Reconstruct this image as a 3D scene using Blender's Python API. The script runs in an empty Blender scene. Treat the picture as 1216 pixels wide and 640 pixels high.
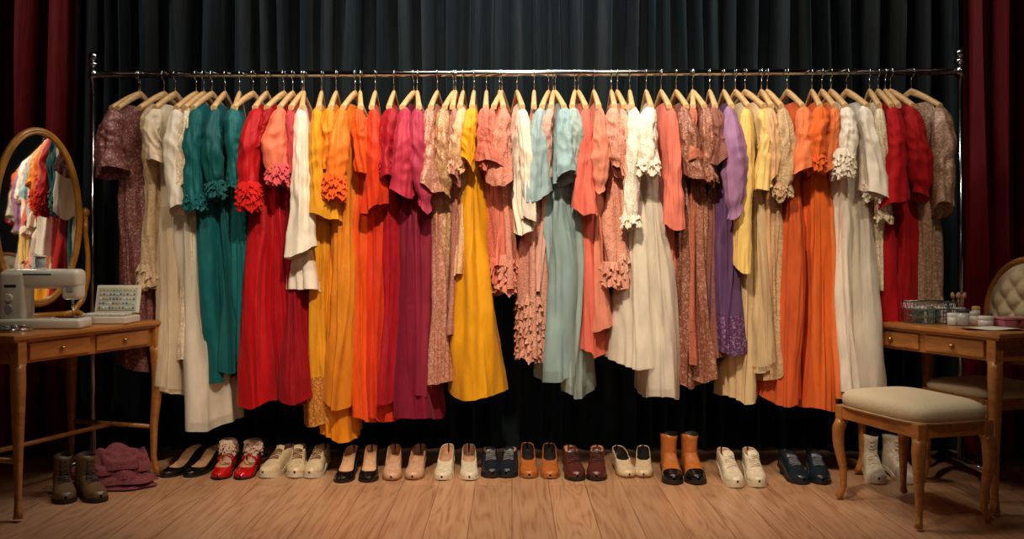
import bpy, bmesh, math, random
import numpy as np
from mathutils import Vector, Matrix
random.seed(7); rng=np.random.RandomState(7)
F=1182.0; CH=1.1; HY=294.0
def rail_y(X): return 4.94-0.022*X
def lin(c):
    return tuple(((v/255)/12.92 if v/255<=.04045 else ((v/255+.055)/1.055)**2.4) for v in c)+(1,)
# ---------------------------------------------------------------- materials
MC={}
def newmat(name):
    m=bpy.data.materials.new(name); m.use_nodes=True
    nt=m.node_tree; b=nt.nodes['Principled BSDF']; return m,nt,b
def ramp(nt,stops):
    r=nt.nodes.new('ShaderNodeValToRGB'); e=r.color_ramp.elements
    e[0].position,e[0].color=stops[0]; e[1].position,e[1].color=stops[-1]
    for p,c in stops[1:-1]:
        k=e.new(p); k.color=c
    return r
def mul(c,k): return tuple(min(1,v*k) for v in c[:3])+(1,)
def mix(a,b,t): return tuple(a[i]*(1-t)+b[i]*t for i in range(3))+(1,)
def simple(name,col,rough=.5,metal=0,**kw):
    key=('s',name)
    if key in MC: return MC[key]
    m,nt,b=newmat(name); c=lin(col)
    n=nt.nodes.new('ShaderNodeTexNoise'); n.inputs['Scale'].default_value=kw.get('nscale',30); n.inputs['Detail'].default_value=4
    tc=nt.nodes.new('ShaderNodeTexCoord'); nt.links.new(tc.outputs['Object'],n.inputs['Vector'])
    v=kw.get('var',.15)
    r=ramp(nt,[(.3,mul(c,1-v)),(.7,mul(c,1+v))]); nt.links.new(n.outputs['Fac'],r.inputs['Fac']); nt.links.new(r.outputs['Color'],b.inputs['Base Color'])
    b.inputs['Roughness'].default_value=rough; b.inputs['Metallic'].default_value=metal
    if 'coat' in kw: b.inputs['Coat Weight'].default_value=kw['coat']
    if 'trans' in kw: b.inputs['Transmission Weight'].default_value=kw['trans']
    if kw.get('bump'):
        bp=nt.nodes.new('ShaderNodeBump'); bp.inputs['Strength'].default_value=kw['bump']; bp.inputs['Distance'].default_value=.003
        nt.links.new(n.outputs['Fac'],bp.inputs['Height']); nt.links.new(bp.outputs['Normal'],b.inputs['Normal'])
    MC[key]=m; return m
def fabric(col,kind='cloth'):
    key=('f',tuple(col),kind)
    if key in MC: return MC[key]
    m,nt,b=newmat('%s_%02x%02x%02x'%((kind,)+tuple(int(v) for v in col))); c=lin(col); L=nt.links
    tc=nt.nodes.new('ShaderNodeTexCoord')
    mp=nt.nodes.new('ShaderNodeMapping'); L.new(tc.outputs['Object'],mp.inputs['Vector'])
    bp=nt.nodes.new('ShaderNodeBump'); L.new(bp.outputs['Normal'],b.inputs['Normal'])
    if kind in('cloth','satin','sheer','velvet'):
        n=nt.nodes.new('ShaderNodeTexNoise'); mp.inputs['Scale'].default_value=(12,12,4); n.inputs['Scale'].default_value=1.6; n.inputs['Detail'].default_value=5
        L.new(mp.outputs[0],n.inputs['Vector'])
        r=ramp(nt,[(.3,mul(c,.84)),(.7,mul(c,1.1))]); L.new(n.outputs['Fac'],r.inputs['Fac']); L.new(r.outputs['Color'],b.inputs['Base Color'])
        n2=nt.nodes.new('ShaderNodeTexNoise'); mp2=nt.nodes.new('ShaderNodeMapping'); mp2.inputs['Scale'].default_value=(22,22,8) if kind!='velvet' else (30,30,3); mp2.inputs['Rotation'].default_value=(.35,.3,0) if kind!='velvet' else (0,0,0); L.new(tc.outputs['Object'],mp2.inputs['Vector']); L.new(mp2.outputs[0],n2.inputs['Vector']); n2.inputs['Scale'].default_value=1; n2.inputs['Detail'].default_value=3; n2.inputs['Distortion'].default_value=.7
        L.new(n2.outputs['Fac'],bp.inputs['Height']); bp.inputs['Strength'].default_value=.38; bp.inputs['Distance'].default_value=.014
        b.inputs['Roughness'].default_value={'cloth':.82,'satin':.55,'sheer':.7,'velvet':.6}[kind]
        b.inputs['Specular IOR Level'].default_value=.22
        b.inputs['Sheen Weight'].default_value=.15 if kind!='velvet' else .1; b.inputs['Sheen Tint'].default_value=mix(c,(1,1,1,1),.3)
        if kind=='sheer':
            tr=nt.nodes.new('ShaderNodeBsdfTransparent'); ms=nt.nodes.new('ShaderNodeMixShader'); ms.inputs[0].default_value=.6
            L.new(tr.outputs[0],ms.inputs[1]); L.new(b.outputs[0],ms.inputs[2]); L.new(ms.outputs[0],nt.nodes['Material Output'].inputs['Surface'])
    elif kind=='sequin':
        v=nt.nodes.new('ShaderNodeTexVoronoi'); v.inputs['Scale'].default_value=190; L.new(tc.outputs['Object'],v.inputs['Vector'])
        v2=nt.nodes.new('ShaderNodeTexVoronoi'); v2.inputs['Scale'].default_value=34; v2.feature='DISTANCE_TO_EDGE'; L.new(tc.outputs['Object'],v2.inputs['Vector'])
        sp=nt.nodes.new('ShaderNodeSeparateColor'); L.new(v.outputs['Color'],sp.inputs[0])
        a=nt.nodes.new('ShaderNodeMath'); a.operation='MULTIPLY_ADD'; a.inputs[1].default_value=1.1; L.new(v2.outputs['Distance'],a.inputs[0]); L.new(sp.outputs[0],a.inputs[2])
        r=ramp(nt,[(0,mul(c,.5)),(.6,mul(c,.88)),(.95,mul(c,1.15)),(1,mix(c,(1,.9,.8,1),.22))]); L.new(a.outputs[0],r.inputs['Fac']); L.new(r.outputs['Color'],b.inputs['Base Color'])
        L.new(sp.outputs[1],bp.inputs['Height']); bp.inputs['Strength'].default_value=.5; bp.inputs['Distance'].default_value=.004
        b.inputs['Metallic'].default_value=.12; b.inputs['Roughness'].default_value=.48
    elif kind=='lace':
        v=nt.nodes.new('ShaderNodeTexVoronoi'); v.feature='DISTANCE_TO_EDGE'; v.inputs['Scale'].default_value=80
        n=nt.nodes.new('ShaderNodeTexNoise'); n.inputs['Scale'].default_value=38; n.inputs['Detail'].default_value=3; L.new(tc.outputs['Object'],n.inputs['Vector'])
        L.new(tc.outputs['Object'],v.inputs['Vector'])
        a=nt.nodes.new('ShaderNodeMath'); a.operation='MULTIPLY_ADD'; a.inputs[1].default_value=1.2; L.new(v.outputs['Distance'],a.inputs[0]); L.new(n.outputs['Fac'],a.inputs[2])
        r=ramp(nt,[(.4,mul(c,.72)),(.55,mul(c,.93)),(.75,mul(c,1.12))]); L.new(a.outputs[0],r.inputs['Fac']); L.new(r.outputs['Color'],b.inputs['Base Color'])
        L.new(a.outputs[0],bp.inputs['Height']); bp.inputs['Strength'].default_value=.6; bp.inputs['Distance'].default_value=.005
        b.inputs['Roughness'].default_value=.8
    MC[key]=m; return m
def wood(name,col,rough=.35,scale=(3,3,30)):
    key=('w',name)
    if key in MC: return MC[key]
    m,nt,b=newmat(name); c=lin(col); L=nt.links
    tc=nt.nodes.new('ShaderNodeTexCoord'); mp=nt.nodes.new('ShaderNodeMapping'); mp.inputs['Scale'].default_value=scale; L.new(tc.outputs['Object'],mp.inputs['Vector'])
    n=nt.nodes.new('ShaderNodeTexNoise'); n.inputs['Scale'].default_value=2; n.inputs['Detail'].default_value=6; n.inputs['Distortion'].default_value=1.2; L.new(mp.outputs[0],n.inputs['Vector'])
    r=ramp(nt,[(.3,mul(c,.65)),(.55,c),(.75,mul(c,1.2))]); L.new(n.outputs['Fac'],r.inputs['Fac']); L.new(r.outputs['Color'],b.inputs['Base Color'])
    b.inputs['Roughness'].default_value=rough; b.inputs['Coat Weight'].default_value=.2; b.inputs['Coat Roughness'].default_value=.3
    MC[key]=m; return m
# ---------------------------------------------------------------- builder
class MB:
    def __init__(s): s.v=[];s.f=[];s.m=[];s.sm=[];s.n=0;s.mats=[]
    def mi(s,mat):
        if mat not in s.mats: s.mats.append(mat)
        return s.mats.index(mat)
    def grid(s,P,mat,cu=False,cv=False,smooth=True,capa=False,capb=False,matf=None):
        P=np.asarray(P,float); a,b,_=P.shape; o=s.n; s.v.extend(P.reshape(-1,3).tolist()); s.n+=a*b; k=s.mi(mat)
        for i in range(a if cu else a-1):
            i2=(i+1)%a
            for j in range(b if cv else b-1):
                j2=(j+1)%b
                s.f.append((o+i*b+j,o+i*b+j2,o+i2*b+j2,o+i2*b+j)); s.m.append(k if matf is None else s.mi(matf(i,j))); s.sm.append(smooth)
        if capa: s.f.append(tuple(o+j for j in range(b))[::-1]); s.m.append(k); s.sm.append(False)
        if capb: s.f.append(tuple(o+(a-1)*b+j for j in range(b))); s.m.append(k); s.sm.append(False)
    def tube(s,path,r,mat,n=10,cap=True,sq=1,closed=False):
        path=np.asarray(path,float); k=len(path); r=np.ones(k)*r if np.isscalar(r) else np.asarray(r,float)
        if closed: T=np.roll(path,-1,0)-np.roll(path,1,0)
        else: T=np.gradient(path,axis=0)
        T/=np.linalg.norm(T,axis=1)[:,None]+1e-9
        up=np.array([0,0,1.]) if abs(T[0][2])<.9 else np.array([1.,0,0]); N=np.cross(T[0],up); N/=np.linalg.norm(N); R=[]
        for i in range(k):
            N=N-T[i]*N.dot(T[i]); N/=np.linalg.norm(N); B=np.cross(T[i],N)
            a=np.linspace(0,2*math.pi,n,endpoint=False)+math.pi/4
            ca,sa=np.cos(a),np.sin(a)
            if sq!=1: ca=np.sign(ca)*abs(ca)**sq; sa=np.sign(sa)*abs(sa)**sq
            R.append(path[i]+r[i]*(ca[:,None]*N+sa[:,None]*B))
        s.grid(R,mat,cv=True,cu=closed,capa=cap and not closed,capb=cap and not closed)
    def lathe(s,prof,c,mat,n=24,cap=True):
        a=np.linspace(0,2*math.pi,n,endpoint=False)
        P=[[(c[0]+r*math.cos(t),c[1]+r*math.sin(t),c[2]+z) for t in a] for r,z in prof]
        s.grid(P,mat,cv=True,capa=cap,capb=cap)
    def box(s,c,d,mat,r=0.003,rot=0,smooth=True,seg=2):
        bm=bmesh.new(); bmesh.ops.create_cube(bm,size=1)
        for v in bm.verts: v.co=Vector((v.co.x*d[0],v.co.y*d[1],v.co.z*d[2]))
        r=min(r,min(d)*.48)
        if r>0: bmesh.ops.bevel(bm,geom=bm.edges[:],offset=r,segments=seg,affect='EDGES',profile=.5)
        M=Matrix.Translation(Vector(c))@(rot if isinstance(rot,Matrix) else Matrix.Rotation(rot,4,'Z')); k=s.mi(mat); o=s.n
        bm.verts.index_update()
        for v in bm.verts: s.v.append(tuple(M@v.co))
        s.n+=len(bm.verts)
        for f in bm.faces: s.f.append(tuple(o+v.index for v in f.verts)); s.m.append(k); s.sm.append(seg>2)
        bm.free()
    def ball(s,c,r,mat,n=12,sz=1):
        s.lathe([(max(1e-4,r*math.sin(t)),-r*sz*math.cos(t)) for t in np.linspace(0.01,math.pi-.01,n)],c,mat,n=n+4)
    def xf(s,i0,M):
        for i in range(i0,s.n): s.v[i]=tuple(M@Vector(s.v[i]))
    def obj(s,name,loc=(0,0,0),rz=0,mods=()):
        me=bpy.data.meshes.new(name); me.from_pydata([tuple(v) for v in s.v],[],s.f)
        for m in s.mats: me.materials.append(m)
        me.polygons.foreach_set('material_index',s.m); me.polygons.foreach_set('use_smooth',s.sm); me.update()
        o=bpy.data.objects.new(name,me); bpy.context.collection.objects.link(o); o.location=loc; o.rotation_euler=(0,0,rz); return o
# ---------------------------------------------------------------- room
def floor_mat():
    m,nt,b=newmat('oak_planks'); L=nt.links
    tc=nt.nodes.new('ShaderNodeTexCoord'); mp=nt.nodes.new('ShaderNodeMapping'); mp.inputs['Rotation'].default_value=(0,0,math.pi/2); L.new(tc.outputs['Object'],mp.inputs['Vector'])
    br=nt.nodes.new('ShaderNodeTexBrick'); br.inputs['Scale'].default_value=1; br.inputs['Brick Width'].default_value=2.3; br.inputs['Row Height'].default_value=.17; br.inputs['Mortar Size'].default_value=.0018; br.inputs['Mortar Smooth'].default_value=.3
    br.inputs['Color1'].default_value=(.84,.84,.84,1); br.inputs['Color2'].default_value=(1.0,1.0,1.0,1); br.inputs['Mortar'].default_value=(.4,.33,.29,1); L.new(mp.outputs[0],br.inputs['Vector'])
    mp2=nt.nodes.new('ShaderNodeMapping'); mp2.inputs['Scale'].default_value=(9,.8,1); L.new(tc.outputs['Object'],mp2.inputs['Vector'])
    addv=nt.nodes.new('ShaderNodeVectorMath'); addv.operation='ADD'; sc=nt.nodes.new('ShaderNodeVectorMath'); sc.operation='SCALE'; sc.inputs['Scale'].default_value=17
    L.new(br.outputs['Color'],sc.inputs[0]); L.new(mp2.outputs[0],addv.inputs[0]); L.new(sc.outputs[0],addv.inputs[1])
    n=nt.nodes.new('ShaderNodeTexNoise'); n.inputs['Scale'].default_value=1.0; n.inputs['Detail'].default_value=2; n.inputs['Distortion'].default_value=.6; L.new(addv.outputs[0],n.inputs['Vector'])
    ml=nt.nodes.new('ShaderNodeMath'); ml.operation='MULTIPLY'; ml.inputs[1].default_value=18; L.new(n.outputs['Fac'],ml.inputs[0])
    fr=nt.nodes.new('ShaderNodeMath'); fr.operation='PINGPONG'; fr.inputs[1].default_value=1; L.new(ml.outputs[0],fr.inputs[0])
    n3=nt.nodes.new('ShaderNodeTexNoise'); mp3=nt.nodes.new('ShaderNodeMapping'); mp3.inputs['Scale'].default_value=(90,3,1); L.new(tc.outputs['Object'],mp3.inputs['Vector']); L.new(mp3.outputs[0],n3.inputs['Vector']); n3.inputs['Scale'].default_value=1; n3.inputs['Detail'].default_value=3
    av=nt.nodes.new('ShaderNodeMath'); av.operation='MULTIPLY_ADD'; av.inputs[1].default_value=.45; L.new(fr.outputs[0],av.inputs[0]); L.new(n3.outputs['Fac'],av.inputs[2])
    r=ramp(nt,[(.3,lin((160,110,78))),(.6,lin((192,142,104))),(.95,lin((204,156,118)))]); L.new(av.outputs[0],r.inputs['Fac'])
    mx=nt.nodes.new('ShaderNodeMix'); mx.data_type='RGBA'; mx.blend_type='MULTIPLY'; mx.inputs[0].default_value=1; L.new(r.outputs['Color'],mx.inputs[6]); L.new(br.outputs['Color'],mx.inputs[7]); L.new(mx.outputs[2],b.inputs['Base Color'])
    b.inputs['Roughness'].default_value=.28
    bp=nt.nodes.new('ShaderNodeBump'); bp.inputs['Strength'].default_value=.06; bp.inputs['Distance'].default_value=.003; L.new(av.outputs[0],bp.inputs['Height']); L.new(bp.outputs['Normal'],b.inputs['Normal'])
    return m
mb=MB(); mb.box((0,2.1,-.05),(7.6,7.8,.1),floor_mat(),0); mb.obj('floor')
wallm=simple('dark_paint',(22,24,28),.9,bump=.2)
mb=MB(); mb.box((0,6.05,1.8),(7.6,.1,3.6),wallm,0); mb.obj('wall_back')
mb=MB(); mb.box((-3.85,2.1,1.8),(.1,7.8,3.6),wallm,0); mb.obj('wall_left')
mb=MB(); mb.box((3.85,2.1,1.8),(.1,7.8,3.6),wallm,0); mb.obj('wall_right')
mb=MB(); mb.box((0,2.1,3.65),(7.8,8,.1),wallm,0); mb.obj('ceiling')
def curtain(name,x0,x1,y,col,kind,fw,amp,seed,H=3.5):
    r=np.random.RandomState(seed); nx=int((x1-x0)/fw*18); xs=np.linspace(x0,x1,nx); t=(xs-x0)/fw
    dph=1+.45*np.interp(t,np.arange(0,t[-1]+2),r.uniform(-1,1,len(np.arange(0,t[-1]+2)))); ph=np.cumsum(dph)*2*math.pi*(t[1]-t[0])
    am=amp*np.interp(t,np.arange(0,t[-1]+2,.8),r.uniform(.55,1.45,len(np.arange(0,t[-1]+2,.8))))
    P=[]
    for z in np.linspace(.012,H,26):
        k=z/H; w=np.sin(ph+.3*np.sin(z*1.7+t*.7))+.22*np.sin(2.3*ph+1+z*.6)
        yy=y+am*(1.1-.25*k)*w
        P.append(np.stack([xs+.015*np.sin(z*1.6+t)+.3*am*np.sin(2*ph),yy,np.full(nx,z)],1))
    m=MB(); m.grid(P,fabric(col,kind)); return m.obj(name)
curtain('backdrop_curtain',-2.75,2.75,5.43,(18,29,34),'velvet',.12,.05,3)
curtain('red_stage_curtain',-3.7,-2.31,5.24,(118,6,17),'velvet',.14,.05,4)
curtain('red_stage_curtain',2.36,3.7,5.2,(118,6,17),'velvet',.14,.05,5)
# ---------------------------------------------------------------- rack
chrome=simple('chrome',(200,202,205),.16,1,var=.03)
mb=MB(); XL,XR=-2.10,2.205; RZ=1.965
mb.tube([(XL,rail_y(XL),RZ),(XR,rail_y(XR),RZ)],.017,chrome,16)
for X in(XL,XR):
    Y=rail_y(X)
    mb.tube([(X,Y,.06),(X,Y,2.02)],.016,chrome,16)
    mb.ball((X,Y,2.055),.026,chrome,14); mb.lathe([(.016,0),(.026,.006),(.026,.018),(.016,.024)],(X,Y,2.005),chrome)
    mb.lathe([(.016,0),(.025,.004),(.025,.045),(.016,.05)],(X,Y,RZ-.025),chrome)
    mb.tube([(X,Y-.26,.06),(X,Y+.26,.06)],.016,chrome,14)
    for d in(-.24,.24):
        mb.lathe([(.008,.015),(.008,.06)],(X,Y+d,0),chrome); mb.ball((X,Y+d,.024),.023,simple('black_rubber',(15,15,16),.5),12)
mb.obj('clothes_rack')
# ---------------------------------------------------------------- hangers
hw=wood('hanger_wood',(226,182,126),.4,(20,4,20))
def hanger_mesh():
    m=MB(); u=np.linspace(-.205,.205,31); P=[]
    for a in u:
        k=abs(a)/.205; z=-.035-.095*k**1.2; h=.018-.006*k; w=.009
        P.append([(w*cx*(1+.5*k),a,z+h*cz) for cx,cz in((1,.6),(.6,1),(-.6,1),(-1,.6),(-1,-.6),(-.6,-1),(.6,-1),(1,-.6))])
    m.grid(P,hw,cv=True,capa=True,capb=True)
    r=.024
    hk=[(0,0,-.02),(0,0,.035)]+[(0,-r*math.cos(a),.062+r*math.sin(a)) for a in np.linspace(-math.pi/2,math.pi*1.05,16)]
    m.tube(hk,.0024,chrome,8)
    return m
hm=hanger_mesh()
hmesh=None
def put_hanger(X,yaw,dy=0):
    global hmesh
    z=RZ+.0175+.0025-.062-.024
    if hmesh is None:
        o=hm.obj('wooden_hanger'); hmesh=o.data
    else:
        o=bpy.data.objects.new('wooden_hanger',hmesh); bpy.context.collection.objects.link(o)
    o.location=(X,rail_y(X),z); o.rotation_euler=(0,0,yaw); return z
# ---------------------------------------------------------------- garments
def pnoise(nt_,nz_,NT,NZ,seed=None):
    """smooth lattice noise periodic in theta -> (NZ,NT) in ~[-1,1]"""
    L=rng.uniform(-1,1,(nz_+3,nt_)); th=np.arange(NT)/NT*nt_; zz=np.linspace(0,nz_,NZ)
    def cr(a,b,c,d,f): return b+.5*f*(c-a+f*(2*a-5*b+4*c-d+f*(3*(b-c)+d-a)))
    i=np.floor(th).astype(int); f=th-i
    R=cr(L[:,(i-1)%nt_],L[:,i%nt_],L[:,(i+1)%nt_],L[:,(i+2)%nt_],f)
    j=np.floor(zz).astype(int); g=(zz-j)[:,None]; n=nz_+2
    return cr(R[np.clip(j-1,0,n)],R[np.clip(j,0,n)],R[np.clip(j+1,0,n)],R[np.clip(j+2,0,n)],g)
def ruffle(m,cx,cy,z,ru,rv,mat,tiers=3,h=.045,amp=.014,n=11,flare=.02,pom=True,sp=.55):
    th=np.linspace(0,2*math.pi,120,endpoint=False)
    for k in range(tiers):
        p1,p2,p3=rng.uniform(0,6,3); P=[]; zt=z-k*h*sp; bul=1+.45*math.sin(math.pi*(k+.6)/tiers) if (tiers>2 and pom) else 1.0
        jit=rng.normal(0,1,120); jit=(jit+np.roll(jit,1)+np.roll(jit,-1))/3
        for q in np.linspace(0,1,6):
            w=(np.sin(n*th+p1+1.2*np.sin(3*th+p2))+.6*np.sin(1.7*n*th+p2+q))*amp*q
            f=flare*q**.6*bul
            P.append(np.stack([cx+(rv+f+w)*np.cos(th),cy+(ru+f+w)*np.sin(th),zt-h*q*(1+.22*jit*q)+.010*q*np.sin(5*th+p3)],1))
        m.grid(P,mat,cv=True)
def sstep(x): x=np.clip(x,0,1); return x*x*(3-2*x)
def garment(name,xs,xh,ys,yh,ws,wh,col,kind='cloth',scol=None,skind=None,strim=None,tcol=None,htrim=0,yaw=None,dy=0,hcol=None,st=None,over=None):
    X0=(xs-608)/F*4.77; s0=F/(rail_y(X0)-.17); X0=(xs-608)/s0
    yaw=rng.uniform(-.2,.2) if yaw is None else yaw
    st=st or ['tube','puff','bell','flutter'][rng.choice(4,p=[.45,.12,.2,.23])]
    Xc=X0-(.17)*math.sin(yaw)
    z0=put_hanger(Xc,yaw,dy)
    zt=z0-.098
    XH=(xh-608)/s0; zh=CH-(yh-HY)/s0; Wt=ws/s0*.96; Wh=wh/s0*1.08
    Ln=zt-zh; sh=(XH-X0)
    m=MB(); mat=fabric(col,kind); sm=fabric(scol or col,skind or kind)
    NZ,NS=84,140; th=np.linspace(0,2*math.pi,NS,endpoint=False)
    gown=Ln>.85
    hu_h=rng.uniform(.17,.22)+(.03 if dy<0 else 0); p=rng.uniform(0,6.28,16)
    wd=rng.uniform(.30,.42)
    n3=wd; n4=max(n3+.03,min(wd+.2,Ln*.75)); n5=max(n4+.03,Ln)
    nodes=[0,.035,.16,n3,n4,n5]
    HU=[.125,.2,.18,.135,.165,hu_h]; wst=rng.uniform(.33,.42) if gown else .45
    HV=[.012,.022,Wt*.43,Wt*wst,Wt*.22+Wh*.24,Wh*.5]
    dd=np.linspace(0,Ln,200); ker=np.ones(9)/9
    hus=np.convolve(np.pad(np.interp(dd,nodes,HU),4,'edge'),ker,'valid'); hvs=np.convolve(np.pad(np.interp(dd,nodes,HV),4,'edge'),ker,'valid')
    N1=pnoise(rng.randint(13,18),3,NS,NZ); N2=pnoise(rng.randint(22,30),3,NS,NZ); N3=pnoise(8,8,NS,NZ); N4=pnoise(44,2,NS,NZ); N5=pnoise(11,9,NS,NZ); N6=pnoise(9,5,NS,NZ)
    dg=rng.choice([-1,1])*rng.uniform(.5,1.1)
    qs=np.linspace(0,1,NZ)**1.05; P=[]
    for iq,q in enumerate(qs):
        d=q*Ln; hu=np.interp(d,dd,hus); hv=np.interp(d,dd,hvs); k=max(0,(d-.08)/max(.2,Ln-.08)); k2=float(sstep((d-wd*.7)/.4))
        up=1-k2
        n5=np.roll(N5[iq],int(iq*dg)); n6=np.roll(N6[iq],int(-iq*dg*.7))
        rr=(.003+.019*k2*(.65+.35*k))*N1[iq]*1.25+(.002+.010*k2)*(-np.abs(N2[iq])*1.7+.5)+.004*N3[iq]*(1-.6*k2)
        rr=rr+(.007*up+.0025)*(-np.abs(n5)*1.5+.4)+(.006*up+.003*k2)*n6
        rr=rr+.0035*N4[iq]*math.exp(-((d-wd-.05)/.14)**2)
        rr=rr*min(1,d/.09)
        c,s=np.cos(th),np.sin(th)
        nx=c/hv; ny=s/hu; nn=np.sqrt(nx*nx+ny*ny); nx/=nn; ny/=nn
        x=hv*c+nx*rr+sh*min(1,(d/Ln))**1.2+.014*math.sin(2.8*d+p[7])*k; y=hu*s+ny*rr+dy*min(1,d/.2)
        z=np.full(NS,zt-z0-d)+(.016*np.sin(2*th+p[14])+.009*N1[iq])*k**3
        if d<.04: z=z-.03*(np.abs(s))*min(1,d/.035)
        else: z=z-.03*np.abs(s)*max(0,1-(d-.04)/.3)
        P.append(np.stack([x,y,z],1))
    hm_=fabric(hcol,'sequin') if hcol else None
    m.grid(P,mat,cv=True,matf=(lambda i,j:hm_ if i>NZ*.84 else mat) if hm_ else None)
    if over:
        PA=np.array(P); i1=int(NZ*.38); Q=PA[i1:].copy(); cxm=Q[:,:,0].mean(1)[:,None]; cym=Q[:,:,1].mean(1)[:,None]
        g=np.linspace(1.03,1.12,len(Q))[:,None]; Q[:,:,0]=cxm+(Q[:,:,0]-cxm)*g; Q[:,:,1]=cym+(Q[:,:,1]-cym)*g
        Q[:,:,2]=Q[0:1,:,2]+(Q[:,:,2]-Q[0:1,:,2])*over[1]
        m.grid(Q,fabric(over[0],'sheer'),cv=True)
    if htrim:
        tr_=htrim*2+1; hh=.05
        ruffle(m,sh*.93,dy,zh-z0+tr_*.033+.02,hu_h-.01,Wh*.43,mat,tr_,hh,.0085,17,.018,pom=False,sp=.66)
    for sg in(-1,1):
        y0=.185*sg
        if not ys: continue
        Ls=(zt-.05)-(CH-(ys-HY)/s0)
        n2=72; NQ=40; t2=np.linspace(0,2*math.pi,n2,endpoint=False); q0=rng.uniform(0,6,6); Q=[]
        r0=max(.03,min(.055,Wt*.42))*rng.uniform(.9,1.12); fw=rng.uniform(.0,.05); lx=rng.uniform(-.03,.03)
        S1=pnoise(10,2,n2,NQ); S2=pnoise(6,8,n2,NQ); S3=pnoise(16,3,n2,NQ); S4=pnoise(8,9,n2,NQ); eb=rng.uniform(.35,.6); dg2=rng.choice([-1,1])*rng.uniform(.4,.9)
        for iq,q in enumerate(np.linspace(0,1,NQ)):
            if st=='puff': rr=np.interp(q,[0,.05,.15,.35,.6,.85,.93,1],[.22,.55,.8,1.05,1.2,1.0,.6,.75]); ga=.007*math.sin(math.pi*min(1,q*1.05))+.003
            elif st=='bell': rr=np.interp(q,[0,.05,.15,.35,.7,1],[.22,.55,.72,.82,1.05,1.45]); ga=.002+.012*q
            elif st=='flutter': rr=np.interp(q,[0,.05,.15,.4,.7,1],[.22,.55,.78,1.0,1.15,1.3]); ga=.003+.013*q
            else: rr=np.interp(q,[0,.05,.15,.35,.6,1],[.22,.58,.8,.95,.9,.88]); ga=.003+.006*q
            w=ga*S1[iq]*1.2+.0035*S2[iq]+(.002+ga*.5)*(-abs(S3[iq])*1.6+.5)+.0065*(-abs(np.roll(S4[iq],int(iq*dg2)))*1.5+.4)*(.5+math.exp(-((q-eb)/.18)**2))
            w=w*min(1,q/.1)
            cy=y0+sg*((.03+fw*.4)*math.sin(min(1,q*2.2)*math.pi/2))+dy*q; cx=sh*.25*q*Ls+lx*q+.01*math.sin(3*q+q0[3])
            cz=zt-z0-.03-q*(Ls+.02)
            hemz=(.03*np.cos(t2+q0[0])+.012*S1[iq])*q*q
            Q.append(np.stack([cx+(r0*rr*.95+w)*np.cos(t2),cy+(r0*rr*1.05+w)*np.sin(t2),np.full(n2,cz)+hemz],1))
        m.grid(Q,sm,cv=True)
        if strim:
            tm=fabric(tcol,'cloth') if tcol else fabric(scol or col,skind or kind)
            ruffle(m,cx,cy,cz+.03+.016*strim,r0*.6,r0*.6,tm,strim,.042,.0075,17,.017)
    return m.obj(name,(Xc,rail_y(Xc),z0),yaw)
TE=(12,98,104); WH=(238,228,212)
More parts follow.
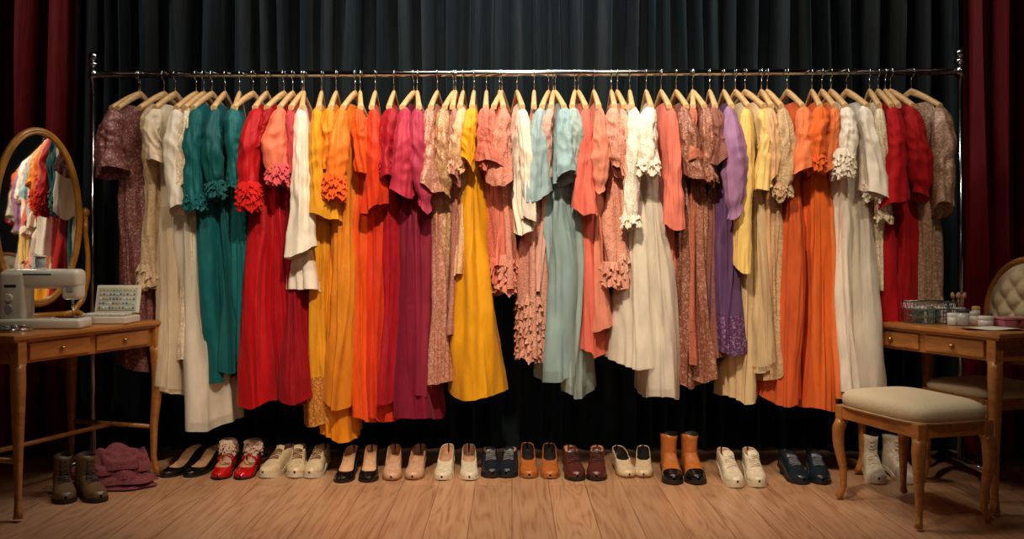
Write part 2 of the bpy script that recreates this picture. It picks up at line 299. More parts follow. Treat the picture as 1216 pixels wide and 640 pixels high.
G=[
('mauve_sequin_gown',137,160,208,440,38,54,(140,80,78),'sequin',dict(yaw=-.3,st='flutter')),
('cream_lace_blouse',170,172,None,342,34,36,(216,186,150),'lace',dict(htrim=1,yaw=-.25)),
('ivory_dress',188,200,190,468,30,34,(230,212,184),'cloth',dict(yaw=-.15,st='tube',over=((232,214,186),.97))),
('white_chiffon_dress',213,233,250,498,30,50,WH,'cloth',dict(st='tube',over=(WH,1.04))),
('teal_gown',233,245,246,452,34,42,TE,'satin',dict(strim=3,yaw=-.15,st='tube')),
('teal_gown',256,270,232,440,30,36,(12,88,92),'satin',dict(strim=3,st='puff')),
('teal_gown',280,285,222,430,34,36,(18,104,108),'satin',dict(strim=2,st='tube')),
('red_gown',305,311,244,478,38,46,(188,12,22),'satin',dict(strim=5,tcol=(208,26,22),dy=-.05,st='tube')),
('crimson_gown',320,338,180,478,26,40,(172,10,26),'satin',dict()),
('red_gown_with_coral_sleeves',335,358,215,474,34,40,(148,8,24),'satin',dict(scol=(238,122,90),strim=4,tcol=(226,95,105),dy=-.03,st='puff')),
('white_blouse',359,359,300,345,30,38,WH,'cloth',dict(dy=-.03,st='bell')),
('mustard_gown',379,381,262,508,30,34,(226,156,34),'cloth',dict(hcol=(205,130,35),st='bell')),
('golden_gown',394,402,210,522,26,38,(232,140,26),'satin',dict()),
('orange_ruffled_gown',410,404,232,480,34,38,(222,134,34),'satin',dict(scol=(242,124,36),strim=5,tcol=(240,98,30),dy=-.05,st='puff')),
('tangerine_gown',428,430,200,500,24,40,(230,86,22),'satin',dict()),
('vermilion_gown',442,448,250,500,30,42,(216,58,24),'satin',dict(st='flutter')),
('crimson_ruffled_gown',463,460,205,478,28,36,(164,14,32),'satin',dict(strim=3)),
('wine_gown',480,490,228,498,28,48,(124,20,48),'satin',dict(scol=(184,46,72),st='flutter')),
('berry_gown',497,500,246,470,30,38,(138,32,58),'satin',dict(scol=(172,52,80),st='puff')),
('dusty_rose_sequin_dress',513,520,222,458,28,32,(206,140,118),'sequin',dict()),
('beige_lace_dress',530,530,228,360,26,26,(200,154,110),'sequin',dict()),
('champagne_lace_dress',547,548,205,330,26,26,(222,178,138),'lace',dict(strim=2)),
('yellow_gown',561,566,196,470,26,60,(230,160,20),'satin',dict(dy=-.04,st='tube')),
('rose_sequin_dress',577,588,200,335,26,28,(204,112,94),'lace',dict(strim=2,htrim=1)),
('pink_ruffled_dress',597,600,215,348,28,34,(216,140,120),'lace',dict(htrim=2,strim=2)),
('white_satin_blouse',619,618,265,275,26,28,WH,'satin',dict(dy=-.02,st='tube')),
('blush_ruffled_dress',634,632,None,428,26,36,(210,150,130),'lace',dict(htrim=4)),
('pale_aqua_dress',645,656,236,400,28,30,(156,182,188),'satin',dict(st='flutter')),
('aqua_satin_dress',668,668,214,438,32,38,(146,176,182),'satin',dict(dy=-.03,st='flutter',over=((160,186,186),1.06))),
('seafoam_sheer_dress',680,684,200,460,24,30,(164,184,182),'cloth',dict(over=((170,190,186),1.04))),
('coral_pink_dress',694,708,250,420,30,34,(224,112,96),'cloth',dict(st='bell')),
('dusty_pink_dress',710,715,225,392,26,28,(222,138,114),'cloth',dict()),
('pink_lace_dress',729,727,205,340,30,32,(220,150,128),'lace',dict(htrim=1,dy=-.02)),
('white_lace_gown',750,754,268,432,30,52,WH,'cloth',dict(strim=2,dy=-.02,skind='lace',st='tube',over=(WH,1.0))),
('white_tulle_gown',772,787,206,462,32,40,WH,'sheer',dict(skind='lace',strim=3,dy=-.03,over=(WH,1.04))),
('coral_dress',793,803,266,440,28,30,(224,122,104),'cloth',dict(st='bell')),
('brown_rose_lace_gown',813,818,210,457,28,42,(152,92,70),'sequin',dict(st='flutter')),
('brown_rose_lace_gown',834,838,215,450,28,36,(164,102,78),'sequin',dict(strim=1)),
('mocha_lace_dress',848,850,190,430,22,28,(134,82,68),'lace',dict()),
('purple_gown',867,864,255,418,34,48,(98,66,108),'satin',dict(scol=(154,112,152),hcol=(100,54,108),dy=-.03,st='puff')),
('pale_yellow_gown',886,882,318,476,28,40,(220,192,148),'cloth',dict(scol=(238,202,118),st='tube')),
('cream_dress',903,905,220,440,26,30,(230,204,160),'cloth',dict(scol=(236,204,130),over=((230,204,160),.96))),
('beige_lace_gown',925,922,232,450,30,40,(204,172,132),'lace',dict(strim=2)),
('coral_orange_gown',950,938,205,478,30,46,(214,96,48),'cloth',dict(scol=(236,128,80),st='flutter')),
('orange_gown',972,975,200,486,34,44,(230,106,42),'cloth',dict(strim=3,dy=-.02)),
('white_ruffled_gown',1001,1004,206,460,32,36,WH,'cloth',dict(strim=5,dy=-.03,st='tube')),
('white_bell_sleeve_gown',1026,1022,234,458,34,38,WH,'sheer',dict(skind='cloth',strim=4,st='bell',yaw=.15,dy=-.04,over=(WH,1.03))),
('cream_lace_dress',1042,1044,262,350,26,28,(228,212,184),'lace',dict(strim=1)),
('red_dress',1056,1056,246,386,32,40,(178,12,22),'cloth',dict(st='bell')),
('red_dress',1080,1076,235,386,36,42,(164,10,20),'cloth',dict(yaw=.15)),
('taupe_sequin_gown',1112,1112,250,410,42,46,(174,136,110),'sequin',dict(yaw=.3,st='tube')),
('ivory_lace_dress',223,222,225,430,20,28,(232,216,188),'lace',dict()),
('rose_pink_dress',348,352,200,440,18,26,(196,70,80),'cloth',dict()),
('dusty_mauve_dress',538,540,215,400,18,24,(176,116,104),'lace',dict()),
('salmon_dress',588,590,190,320,18,22,(222,124,104),'cloth',dict()),
('pale_pink_dress',655,642,205,350,18,24,(222,170,156),'cloth',dict()),
('blush_lace_dress',740,738,225,330,18,24,(222,170,148),'lace',dict(htrim=1)),
('terracotta_dress',823,826,200,430,18,26,(178,100,76),'lace',dict()),
('peach_dress',914,912,210,430,18,26,(226,180,136),'cloth',dict()),
('apricot_dress',988,990,200,470,18,26,(236,130,70),'cloth',dict()),
]
for g in G:
    garment(*g[:9],**g[9])
for xx in (148,287,1063):
    put_hanger((xx-608)/F*4.77+random.uniform(-.01,.01),random.uniform(-.25,.25))
# ---------------------------------------------------------------- furniture
oak=wood('honey_wood',(176,114,56),.35,(3,14,14)); brass=simple('brass',(190,145,70),.3,1)
def cab_leg(m,x,y,ztop,out,mat,r=.024,k=1.0):
    z=np.linspace(ztop,.012,22); q=(ztop-z)/ztop
    off=np.interp(q,[0,.12,.3,.6,.85,.95,1],[0,.012,.012,-.004,-.006,.008,.018])*k
    rr=r*np.interp(q,[0,.1,.3,.6,.88,.95,1],[1,1.1,.95,.68,.5,.62,.75])
    m.tube([(x+out[0]*o,y+out[1]*o,zz) for o,zz in zip(off,z)],rr,mat,12,sq=.6)
def writing_desk(name,A,B,side,D=.5):
    A=np.array(A);B=np.array(B); L=np.linalg.norm(B-A); ang=math.atan2(*(B-A)[::-1]); H=.75
    m=MB(); sg=1 if side=='l' else -1
    W=L+.07; Dp=D*sg
    m.box((L/2,Dp/2,H-.011),(W+.03,D+.06,.022),oak,.006)
    m.box((L/2,Dp/2,H-.026),(W,D+.04,.01),oak,.004)
    y0=.012*sg
    m.box((L/2,y0,H-.075),(L-.03,.018,.09),oak,.002)
    m.box((L/2,Dp-y0,H-.075),(L-.03,.018,.09),oak,.002)
    for x in(.0,L): m.box((x,Dp/2,H-.075),(.018,D-.03,.09),oak,.002)
    for i in(0,1):
        cx=L*(.27+.46*i); m.box((cx,y0-.014*sg,H-.074),(L*.41,.012,.07),oak,.004)
        m.ball((cx,y0-.03*sg,H-.074),.011,brass,8)
    for x,ox in((0,-1),(L,1)):
        for y,oy in((0,-sg),(Dp,sg)):
            m.box((x,y,H-.08),(.046,.046,.1),oak,.004)
            cab_leg(m,x,y,H-.12,(ox*.7,oy*.7),oak,.024)
    if side=='l':
        for x in(0,L): m.tube([(x,0,.24),(x,Dp,.24)],.011,oak,8)
        m.tube([(0,Dp*.5,.24),(L,Dp*.5,.24)],.011,oak,8)
    return m.obj(name,(A[0],A[1],0),ang)
writing_desk('wooden_writing_desk',(-1.985,4.0),(-1.715,4.78),'l')
writing_desk('wooden_vanity_table',(1.985,4.09),(1.69,4.82),'r',.42)
def sring(a,b,z,n=40,e=.45,cx=0,cy=0):
    t=np.linspace(0,2*math.pi,n,endpoint=False); c,s=np.cos(t),np.sin(t)
    return np.stack([cx+a*np.sign(c)*abs(c)**e,cy+b*np.sign(s)*abs(s)**e,np.full(n,z)],1)
def cushion(m,a,b,z,h,mat,cx=0,cy=0,e=.4):
    P=[sring(a*k,b*k,z+h*q,48,e if k>.6 else .8,cx,cy) for k,q in((.94,0),(1,.12),(1.02,.35),(1.01,.55),(.96,.74),(.85,.88),(.65,.96),(.4,1),(.15,1.01),(.01,1.01))]
    m.grid(P,mat,cv=True,capa=True,capb=True)
linen=simple('cream_linen',(208,190,156),.8,bump=.4,nscale=120,var=.06)
C=np.array((1.58,3.87)); 
m=MB(); a,b=.26,.175; 
for sx in(-1,1):
    m.box((0,sx*(b-.012),.385),(2*a-.03,.022,.055),oak,.004); m.box((sx*(a-.012),0,.385),(.022,2*b-.03,.055),oak,.004)
    for sy in(-1,1): m.box((sx*(a-.015),sy*(b-.015),.38),(.042,.042,.07),oak,.005); cab_leg(m,sx*(a-.015),sy*(b-.015),.35,(sx*.7,sy*.7),oak,.022,1.3)
cushion(m,a+.01,b+.01,.412,.085,linen)
m.tube([tuple(v) for v in sring(a+.012,b+.012,.415,60,.4)],.005,simple('piping',(170,140,100),.6),8,closed=True)
ang=math.atan2(.5,-.155); ctr=C+np.array((-.155,.50))/.5235*.26*.95+np.array((.955,.296))*.165
m.obj('upholstered_stool',(ctr[0],ctr[1],0),ang)
# chair behind vanity, tufted oval back
m=MB()
for sx in(-1,1):
    for sy in(-1,1): cab_leg(m,sx*.19,sy*.18,.42,(sx*.6,sy*.6),oak,.02)
    m.box((sx*.195,0,.42),(.02,.38,.05),oak,.004)
    m.tube([(sx*.12,-.19,.42),(sx*.13,-.205,.5),(sx*.15,-.215,.62),(sx*.17,-.22,.7)],.014,oak,8)
    m.box((0,sx*.185,.42),(.38,.02,.05),oak,.004)
cushion(m,.21,.2,.44,.06,linen)
t=np.linspace(0,2*math.pi,60,endpoint=False); BA,BB,BZ=.24,.245,.80
m.tube([(BA*math.cos(a),-.22-.02*math.sin(a),BZ+BB*math.sin(a)) for a in t],.015,oak,10,closed=True)
P=[];
for r in np.linspace(0.001,1,30):
    row=[]
    for a in np.linspace(0,2*math.pi,96,endpoint=False):
        x=BA*.96*r*math.cos(a); z=BB*.96*r*math.sin(a)
        g=abs(math.cos((x+z)*math.pi/.11)*math.cos((x-z)*math.pi/.11))**.5
        d=.045*(1-r**4)*(.35+.65*g); row.append((x,-.22-.02*z/BB+d,BZ+z))
    P.append(row)
m.grid(P,linen,cv=True)
m.grid([[(p[0],-.228-.02*(p[2]-BZ)/BB,p[2]) for p in r] for r in P],linen,cv=True)
rz=math.atan2(-.3,-.955)-math.pi/2
m.obj('tufted_chair',(2.375-.22*.955,4.60-.22*.3,0),rz)
# mirror
m=MB(); mirr,nt,bb=newmat('mirror_glass'); bb.inputs['Metallic'].default_value=1; bb.inputs['Roughness'].default_value=.02; bb.inputs['Base Color'].default_value=(.88,.88,.88,1)
gold=wood('gilded_wood',(190,128,52),.28,(6,6,6))
MA,MBb,MZ=.215,.40,.49
t=np.linspace(0,2*math.pi,72,endpoint=False)
for rr,dy,rad in((1.0,0,.016),(.955,.008,.008)):
    m.tube([(MA*rr*math.cos(a),dy,MZ+MBb*(rr if rr==1 else .975)*math.sin(a)) for a in t],rad,gold,10,closed=True)
P=[[(MA*.97*r*math.cos(a),.004,MZ+MBb*.975*r*math.sin(a)) for a in t] for r in(.001,.5,1)]
m.grid(P,mirr,cv=True)
m.grid([[(p[0],-.008,p[2]) for p in r] for r in P],oak,cv=True)
for s_ in(-1,1):
    m.tube([(s_*x,0,z) for x,z in((.12,.03),(.18,.04),(.235,.10),(.262,.2),(.262,.32),(.25,.42),(.25,.5))],[.016,.015,.014,.013,.012,.012,.011],gold,10)
    m.ball((s_*.25,0,.52),.02,gold,10,1.2); m.tube([(s_*.25,0,.485),(s_*.215,0,.485)],.007,brass,8)
    m.tube([(s_*.2,-.09,.012),(s_*.2,-.05,.03),(s_*.2,0,.045),(s_*.2,.05,.03),(s_*.2,.09,.012)],[.012,.011,.014,.011,.012],gold,10)
m.tube([(-.2,0,.035),(.2,0,.035)],.014,gold,10)
nrm=np.array((.86,-.51)); 
m.obj('oval_vanity_mirror',(-2.19,4.60,.75),math.atan2(nrm[1],nrm[0])-math.pi/2)
# sewing machine
wht=simple('white_enamel',(220,212,196),.3,coat=.4,var=.03); dk=simple('dark_plastic',(40,42,46),.4); blu=simple('blue_trim',(90,110,130),.4)
m=MB()
m.box((0,0,.022),(.36,.15,.044),wht,.012,seg=3)
m.box((-.115,0,.14),(.115,.115,.22),wht,.022,seg=4)
m.box((.0,0,.215),(.33,.105,.085),wht,.024,seg=4)
m.box((.125,0,.175),(.075,.09,.10),wht,.018,seg=4)
m.box((.125,-.047,.185),(.03,.006,.05),simple('grey_plastic',(150,150,148),.4),.003)
m.tube([(.125,-.01,.13),(.125,-.01,.075)],.006,chrome,8); m.tube([(.125,-.01,.08),(.125,-.01,.046)],.0015,chrome,6)
m.box((.125,-.015,.052),(.022,.03,.004),chrome,.001)
m.box((.1,0,.0455),(.12,.09,.003),chrome,.001)
i0=m.n; m.lathe([(.034,0),(.036,.006),(.036,.022),(.03,.026)],(0,0,0),wht); m.xf(i0,Matrix.Translation((-.172,0,.2))@Matrix.Rotation(-math.pi/2,4,'Y'))
for zz in(.09,.135): 
    i0=m.n; m.lathe([(.017,0),(.017,.008),(.014,.011)],(0,0,0),simple('grey_plastic',(150,150,148),.4) if zz<.1 else wht,20); m.xf(i0,Matrix.Translation((-.125,-.057,zz))@Matrix.Rotation(math.pi/2,4,'X'))
m.box((-.01,-.053,.235),(.12,.003,.008),blu,.001); m.box((-.12,-.058,.185),(.05,.003,.012),dk,.001)
m.tube([(-.02,.01,.255),(-.02,.01,.32)],.003,chrome,8); m.tube([(.12,-.03,.255),(.12,-.035,.275),(.13,-.05,.27)],.003,chrome,6)
for zz,c,r in((.258,(225,220,205),.027),(.31,(225,220,205),.027)): m.lathe([(r,0),(r,.004)],(-.02,.01,zz),simple('spool_rim',c,.5),20)
m.lathe([(.019,0),(.021,.024),(.019,.048)],(-.02,.01,.262),simple('grey_thread',(180,185,190),.7,bump=.5,nscale=200),20)
m.obj('sewing_machine',(-2.035,4.33,.75),.06)
m=MB(); cols=[(170,80,66),(200,150,90),(90,120,135),(210,205,190),(120,140,120),(160,110,125),(205,180,120)]
m.box((0,-.02,.018),(.24,.16,.034),wht,.006); m.box((0,-.02,.037),(.21,.13,.004),simple('tray_grey',(150,150,145),.5),.001)
R=Matrix.Rotation(math.radians(-14),4,'X')
m.box((0,.09,.105),(.215,.014,.135),wht,.005,rot=R)
m.box((0,.081,.107),(.185,.006,.108),simple('pale_tray',(176,190,184),.5),.001,rot=R)
for i in range(11):
    for j in range(5):
        q=(i*3+j*5+i*j)%7
        m.box((-.081+i*.0162,.068+j*.0052,.066+j*.021),(.010,.009,.010),simple('thread_%d'%q,cols[q],.6),.003,rot=R)
for i in range(9):
    for j in range(3): m.box((-.088+i*.022,-.06+j*.035,.042),(.017,.022,.008),simple('key_white',(215,212,205),.5),.002)
m.obj('thread_organiser_case',(-1.875,4.64,.75),-.05)
m=MB(); m.lathe([(.0,.0),(.07,0),(.075,.012),(.068,.012),(.065,.004)],(0,0,0),chrome,24)
for i in range(6):
    a=i*1.05; m.lathe([(.012,0),(.012,.018)],(.035*math.cos(a),.035*math.sin(a),.005),simple('bobbin_%d'%i,cols[i],.5),12)
    m.lathe([(.014,0),(.014,.002)],(.035*math.cos(a),.035*math.sin(a),.022),chrome,12)
m.obj('bobbin_tray',(-2.085,4.17,.75))
m=MB(); m.box((0,0,.008),(.12,.08,.016),simple('green_tin',(50,80,76),.4),.004); m.obj('pin_box',(-2.22,4.19,.75),.3)
# right table items
m=MB(); bw,bd,bh=.2,.13,.1; wire=simple('steel_wire',(150,155,155),.3,1)
for z,k in((.004,.94),(.035,.96),(.068,.98),(bh,1)):
    m.tube([(bw/2*k*a,bd/2*k*b,z) for a,b in((1,1),(1,-1),(-1,-1),(-1,1))],.0028 if z<bh else .004,wire,6,closed=True)
for i in range(13):
    x=-bw/2+bw*i/12
    for s_ in(-1,1): m.tube([(x*.94,s_*bd/2*.94,.004),(x,s_*bd/2,bh)],.0017,wire,5)
    m.tube([(x*.94,-bd/2*.94,.004),(x*.94,bd/2*.94,.004)],.0017,wire,5)
for i in range(9):
    y=-bd/2+bd*i/8
    for s_ in(-1,1): m.tube([(s_*bw/2*.94,y*.94,.004),(s_*bw/2,y,bh)],.0017,wire,5)
for i in range(6): m.box((-.07+.028*i,random.uniform(-.02,.02),.04),(.022,.07,.06+.014*(i%3)),simple('basket_item_%d'%i,[(90,110,115),(190,200,200),(120,140,140),(70,85,95),(210,205,195),(95,110,120)][i],.5),.003)
m.obj('wire_basket',(1.93,4.60,.75),.12)
def cup(name,x,y,r,h,col,extra=None,mat=None,lid=None):
    m=MB(); mt=mat or simple(name+'_glaze',col,.3); m.lathe([(.001,0),(r*.85,0),(r,h*.1),(r,h),(r*.9,h),(r*.88,h*.15),(.001,h*.12)],(0,0,0),mt,24,cap=False)
    if lid: m.lathe([(r*.95,h-.004),(r*1.03,h),(r*1.03,h+.012),(r*.9,h+.016),(.001,h+.016)],(0,0,0),simple(name+'_lid',lid,.3),24,cap=False)
    if extra: extra(m)
    return m.obj(name,(x,y,.75))
def brushes(m):
    for i in range(6):
        a=i*1.05; x,y=.012*math.cos(a),.012*math.sin(a); m.tube([(x,y,.01),(x*2.2,y*2.2,.11)],.003,simple('brush_handle',(120,70,45),.4),6)
        m.tube([(x*2.2,y*2.2,.11),(x*2.4,y*2.4,.125),(x*2.6,y*2.6,.14)],[.005,.009,.003],simple('bristle',(170,130,110),.8),8)
glass=simple('frosted_glass',(215,215,210),.2,trans=.4)
cup('makeup_brush_cup',2.09,4.66,.03,.07,(190,190,185),brushes)
cup('glass_jar',2.02,4.46,.028,.06,(0,0,0),mat=glass,lid=(60,60,64)); cup('cream_jar',2.085,4.50,.024,.045,(225,210,195),lid=(200,195,185)); cup('perfume_bottle',2.13,4.57,.018,.065,(0,0,0),mat=glass,lid=(190,150,80))
cup('powder_jar',2.075,4.36,.032,.035,(205,195,190),lid=(216,200,190)); cup('nail_polish_bottle',2.16,4.50,.013,.035,(150,60,70),lid=(30,30,30)); cup('lotion_jar',1.98,4.48,.02,.04,(210,214,210),lid=(235,232,225))
m=MB(); m.box((0,0,.02),(.13,.09,.04),simple('pink_lacquer',(176,100,112),.35),.01,seg=3); m.box((0,0,.043),(.135,.095,.01),simple('pink_lid',(192,122,132),.35),.004); m.box((0,-.05,.03),(.02,.006,.014),brass,.002)
m.obj('pink_jewelry_box',(2.18,4.34,.75),.1)
P=[[(x,y,.004+.004*math.sin(30*x+20*y)) for x in np.linspace(-.12,.12,24)] for y in np.linspace(-.06,.06,14)]
m=MB(); m.grid(P,fabric((222,212,194),'cloth')); m.obj('folded_napkin',(2.05,4.25,.752),-.2)
# ---------------------------------------------------------------- shoes
TT=[0,.03,.08,.2,.45,.6,.72,.85,.94,.98,1.0]; WW=[.004,.02,.028,.032,.033,.038,.042,.038,.026,.015,.003]
OP=[(1.0,0),(1.05,.35),(1.02,.7),(.95,.97),(.89,1.0),(.84,.92),(.8,.35),(.4,.2),(0,.18)]
CL=[(1.0,0),(1.05,.3),(1.0,.55),(.88,.78),(.7,.9),(.52,.96),(.33,.99),(.16,1),(0,1)]
def shoe(m,kind,c1,inn,sole,lace=None,H=.03,L=.265,toe=None):
    st={'sneaker':.018,'boot':.016,'oxford':.012}.get(kind,.006)
    vs={'pump':.68,'flat':.62,'loafer':.5,'oxford':.36,'sneaker':.36,'boot':.0,'mj':.62}[kind]
    hb={'pump':[.052,.04,.03,.034,.03],'flat':[.052,.04,.032,.036,.03],'loafer':[.06,.05,.05,.058,.038],'oxford':[.066,.06,.074,.07,.042],'sneaker':[.07,.062,.076,.07,.04],'boot':[.09,.09,.085,.07,.042],'mj':[.055,.045,.04,.045,.035]}[kind]
    t=np.concatenate([np.linspace(0,.1,7),np.linspace(.13,.9,26),np.linspace(.92,1,9)])
    w=np.interp(t,TT,WW); w=np.convolve(np.pad(w,1,'edge'),[.2,.6,.2],'valid'); w[0]=.004; w[-1]=.004
    w=w*(1.12 if kind in('boot','oxford') else 1.07)
    h=np.interp(t,[0,.25,.45,.55,.8,.95,1],[hb[0],hb[1],hb[2],hb[3],hb[4],hb[4]*.7,hb[4]*.35])
    zb=st+H*(.5+.5*np.cos(np.pi*np.clip((t-.22)/.45,0,1))); zb=zb+np.clip((t-.85)/.15,0,1)*.006
    o=1-np.clip((t-vs)/.07,0,1); 
    if kind=='boot': o=o*0
    P=[]
    for i in range(len(t)):
        half=[(OP[k][0]*o[i]+CL[k][0]*(1-o[i]),OP[k][1]*o[i]+CL[k][1]*(1-o[i])) for k in range(9)]
        pts=[(w[i]*a,-L*t[i]+L*.5,zb[i]+h[i]*b) for a,b in half]; pts+=[(-a,b_,c) for a,b_,c in pts[-2::-1]]; P.append(pts)
    mA,mI=c1,inn
    def mf(i,j):
        if o[i]>.5 and 5<=j<=10: return mI
        if toe is not None and t[i]>.74: return toe
        return mA
    m.grid(P,mA,matf=mf)
    S=[]
    for i in range(len(t)):
        a=w[i]*1.07+.001; y=-L*1.02*t[i]+L*.51; S.append([(a,y,zb[i]+.002),(a,y,zb[i]-st),(-a,y,zb[i]-st),(-a,y,zb[i]+.002)])
    m.grid(S,sole,cv=True,capa=True,capb=True,smooth=False)
    if H>.008:
        hh=H; k=.75 if kind=='pump' and H>.04 else 1; Q=[]
        for z,f in((0,k*.8),(hh*.4,k*.82),(hh+.001,1.05)):
            Q.append([(f*.029*a,L*.5-.032+f*.031*b,z) for a,b in((1,-1),(1,.2),(.7,.8),(0,1.05),(-.7,.8),(-1,.2),(-1,-1))])
        m.grid(Q,sole,cv=True,capa=True,capb=True)
    if lace is not None:
        for k,tt in enumerate((.40,.47,.54,.61)):
            ww=np.interp(tt,t,w)
            p=[(x*ww,L*.5-L*(tt+.03*(x if k%2 else -x)),np.interp(tt,t,zb+h)-.014*abs(x)**2+.004) for x in(-.6,-.3,0,.3,.6)]
            m.tube(p,.0026,lace,6)
            p=[(x*ww,L*.5-L*(tt+.035+.03*(-x if k%2 else x)),np.interp(tt+.035,t,zb+h)-.014*abs(x)**2+.004) for x in(-.6,-.3,0,.3,.6)]
            m.tube(p,.0022,lace,6)
        m.grid([[(x*.022,L*.5-L*tt,np.interp(.42,t,zb+h)+q*.03-.008-.006*x*x) for x in(-1,-.5,0,.5,1)] for tt,q in((.46,0),(.42,.5),(.38,1.0),(.365,.95))],c1)
    if kind=='boot':
        Q=[]; cy=L*.5-.062; n=32; a=np.linspace(0,2*math.pi,n,endpoint=False)
        for z,f,g in((.05,1.0,1.0),(.09,1.0,1.05),(.13,.98,.9),(.17,1.05,.92),(.19,1.1,.97),(.19,1.0,.88),(.15,.95,.85)):
            Q.append(np.stack([.038*f*np.cos(a),cy+.058*g*np.sin(a)+.002,np.full(n,H+st+z-.035)+.005*np.sin(2*a)],1))
        m.grid(Q,c1,cv=True,matf=lambda i,j:inn if i>=4 else c1)
        if lace is not None:
            for k in range(5):
                z=H+st+.055+.018*k; 
                for s_ in(-1,1): m.tube([(s_*-.016,cy-.056,z),(0,cy-.0625,z+.006),(s_*.016,cy-.056,z+.012)],.0022,lace,6)
    if kind=='mj':
        z=H+.05; m.tube([(-.036,.01,z-.02),(-.03,.0,z),(0,-.006,z+.014),(.03,.0,z),(.036,.01,z-.02)],.004,c1,8)
        fl=fabric((228,196,178),'cloth'); cy=L*.5-.055; n=32; a=np.linspace(0,2*math.pi,n,endpoint=False)
        m.grid([np.stack([.03*f*np.cos(a),cy+.045*f*np.sin(a),np.full(n,H+z_)],1) for z_,f in((.015,.9),(.05,.95),(.08,1),(.11,1.05),(.11,.9),(.09,.85))],fl,cv=True)
        ruffle(m,0,cy,H+.125,.036,.028,fl,4,.026,.004,17,.012)
def pair(name,x,y,gap,kind,c1,inn,sole,ya=.1,yb=None,n=2,**k):
    s=(y-HY)/CH; Yt=F/s; m=MB(); L=k.get('L',.265); yb=-ya if yb is None else yb
    offs=[-gap/2,gap/2] if n==2 else [-gap,0,gap]
    yaws=[ya,yb] if n==2 else [ya,.1,yb]
    for o_,a in zip(offs,yaws):
        i0=m.n; shoe(m,kind,c1,inn,sole,**k); m.xf(i0,Matrix.Translation((o_,random.uniform(-.008,.008),0))@Matrix.Rotation(a,4,'Z'))
    return m.obj(name,((x-608)/s,Yt+L*.5,0))
def lea(n,c,r=.32,**k): return simple(n,c,r,coat=.3,nscale=60,**k)
blk=lea('black_leather',(18,17,18),.22); tan=lea('tan_insole',(206,160,120),.6); crm=lea('cream_leather',(214,190,154),.45); dkl=simple('dark_sole',(28,22,20),.6)
wsole=simple('white_rubber',(208,194,170),.6); lcw=simple('white_laces',(222,210,188),.7)
brn=lea('cognac_leather',(180,102,46),.35); dkb=lea('oxblood_leather',(84,40,34),.3); pnk=lea('blush_leather',(206,158,128),.45); nav=lea('navy_leather',(26,32,44),.3)
redp=lea('red_patent',(190,14,20),.12); tansole=simple('tan_sole',(150,100,62),.5)
pair('black_pumps',218,568,.105,'pump',blk,tan,dkl,ya=-.35,yb=-.3,H=.055,L=.29)
pair('red_mary_jane_shoes',272,570,.115,'mj',redp,tan,dkl,ya=.04,H=.03,L=.27)
pair('cream_lace_up_shoes',346,569,.098,'sneaker',crm,pnk,wsole,ya=-.3,yb=-.1,n=3,H=.03,lace=simple('tan_laces',(140,100,70),.7),L=.27)
pair('black_ballet_flats',420,574,.105,'flat',blk,tan,dkl,ya=-.06,H=.07,L=.29)
pair('blush_loafers',477,571,.112,'loafer',pnk,tan,tansole,ya=.05,H=.055,L=.29)
pair('white_loafers',541,571,.116,'loafer',lea('white_leather',(222,206,180),.4),pnk,wsole,ya=-.05,H=.055,L=.29)
pair('navy_brogues',593,568,.09,'oxford',nav,tan,dkl,H=.03,lace=simple('grey_laces',(130,130,135),.7),L=.25)
pair('cognac_loafers',641,569,.105,'loafer',brn,dkl,tansole,ya=.02,H=.055,L=.28)
pair('oxblood_brogues',697,572,.116,'oxford',dkb,tan,dkl,H=.045,lace=simple('brown_laces',(60,30,25),.7),L=.27)
pair('cream_flats',756,568,.1,'loafer',crm,dkl,tansole,ya=.12,H=.04,L=.27)
pair('brown_ankle_boots',815,576,.104,'boot',brn,dkl,dkl,ya=-.03,H=.03,L=.27,toe=blk)
pair('white_lace_up_sneakers',889,580,.115,'sneaker',lea('offwhite_leather',(218,202,176),.45),pnk,wsole,ya=.05,H=.045,lace=lcw,L=.29)
pair('dark_teal_oxfords',966,576,.114,'oxford',lea('teal_black_leather',(22,36,44),.3),dkl,dkl,H=.035,lace=simple('grey_laces',(130,130,135),.7),L=.27)
pair('white_ankle_sneakers',1066,576,.13,'boot',lea('pale_canvas',(212,200,180),.7),dkl,wsole,ya=-.15,yb=.12,H=.025,lace=lcw,L=.28)
pair('brown_lace_up_boots',76,600,.115,'boot',lea('olive_brown_leather',(98,72,46),.5),dkl,dkl,ya=.5,yb=.75,H=.01,lace=dkl,L=.25)
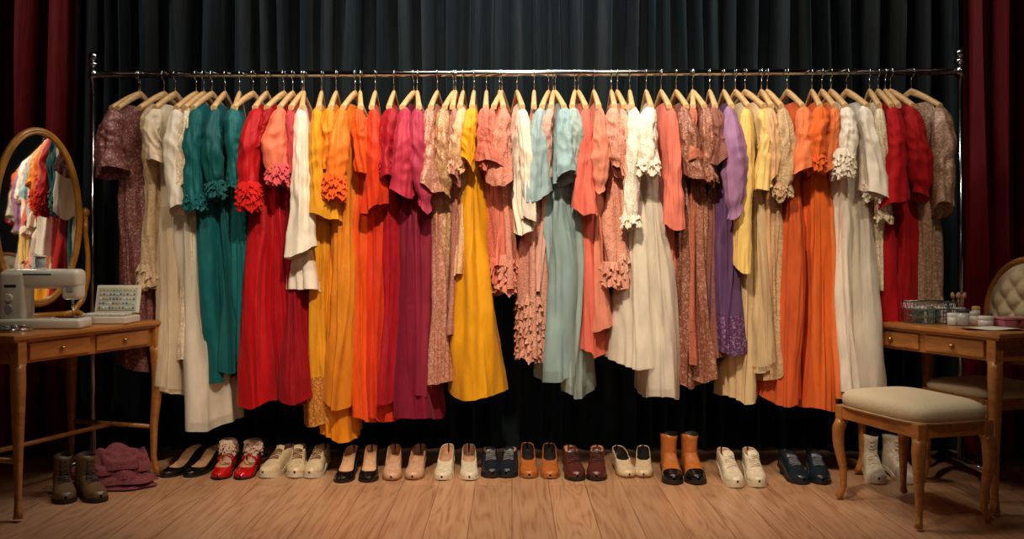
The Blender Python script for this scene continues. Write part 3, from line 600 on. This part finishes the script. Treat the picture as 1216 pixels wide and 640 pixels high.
# crumpled scarf pile
m=MB(); sc=fabric((124,58,66),'lace')
for k in range(5):
    P=[];p=rng.uniform(0,6,6); A,Bb=.185-.012*k,.125-.008*k
    for r in np.linspace(.01,1,24):
        row=[]
        for a in np.linspace(0,2*math.pi,90,endpoint=False):
            rr=r*(1+.09*math.sin(3*a+p[0])+.06*math.sin(7*a+p[1]))
            x,y=A*rr*math.cos(a),Bb*rr*math.sin(a)
            z=.034*(k+1)*(1-r**5)+.014*math.sin(38*x+20*y+p[2]+2*math.sin(30*y))*(1-r**8)*min(1,r*3)+.010*math.sin(70*y-25*x+p[3])*(1-r**8)
            row.append((x+.025*math.sin(k*2.1),y,max(.003,z+.008+.022*k*(r>.9))))
        P.append(row)
    m.grid(P,sc,cv=True)
m.obj('folded_scarf_pile',((134-608)/258,F/258,0),.2)
# ---------------------------------------------------------------- lights
def look(o,t): o.rotation_euler=(Vector(t)-Vector(o.location)).to_track_quat('-Z','Y').to_euler()
def spot(name,loc,tgt,e,col,size=70,blend=.8,r=.3):
    l=bpy.data.lights.new(name,'SPOT'); l.energy=e; l.color=col; l.spot_size=math.radians(size); l.spot_blend=blend; l.shadow_soft_size=r
    o=bpy.data.objects.new(name,l); bpy.context.collection.objects.link(o); o.location=loc; look(o,tgt)
def area(name,loc,tgt,e,col,sx,sy):
    l=bpy.data.lights.new(name,'AREA'); l.shape='RECTANGLE'; l.size=sx; l.size_y=sy; l.energy=e; l.color=col
    o=bpy.data.objects.new(name,l); bpy.context.collection.objects.link(o); o.location=loc; look(o,tgt)
WC=(1,.82,.6)
spot('stage_spotlight_key',(-.1,2.3,3.45),(0,4.7,1.05),470,WC,68,1,.08)
spot('stage_spotlight_left',(-1.5,2.5,3.4),(-1.15,4.7,1.15),110,WC,52,1,.08)
spot('stage_spotlight_right',(1.6,2.5,3.4),(1.25,4.7,1.15),125,WC,52,1,.08)
spot('front_fill_light',(0,-.6,2.4),(0,4.8,.7),58,WC,50,1,.4)
area('overhead_stage_light',(0,4.2,3.4),(0,4.6,0),34,(1,.88,.72),2.8,.3)
area('cool_backdrop_light',(0.1,5.0,3.4),(0.1,5.45,2.0),18,(.78,.92,1),1.1,.15)
w=bpy.data.worlds.new('World'); bpy.context.scene.world=w; w.use_nodes=True; w.node_tree.nodes['Background'].inputs[0].default_value=(.7,.62,.55,1); w.node_tree.nodes['Background'].inputs[1].default_value=.012
cam=bpy.data.cameras.new('camera'); co=bpy.data.objects.new('camera',cam); bpy.context.collection.objects.link(co); co.location=(0,0,CH); co.rotation_euler=(math.pi/2,0,0)
cam.sensor_width=36; cam.lens=36*F/1216; cam.shift_y=-(320-HY)/1216; bpy.context.scene.camera=co
sc_=bpy.context.scene; sc_.view_settings.view_transform='Standard'; sc_.view_settings.exposure=0.05
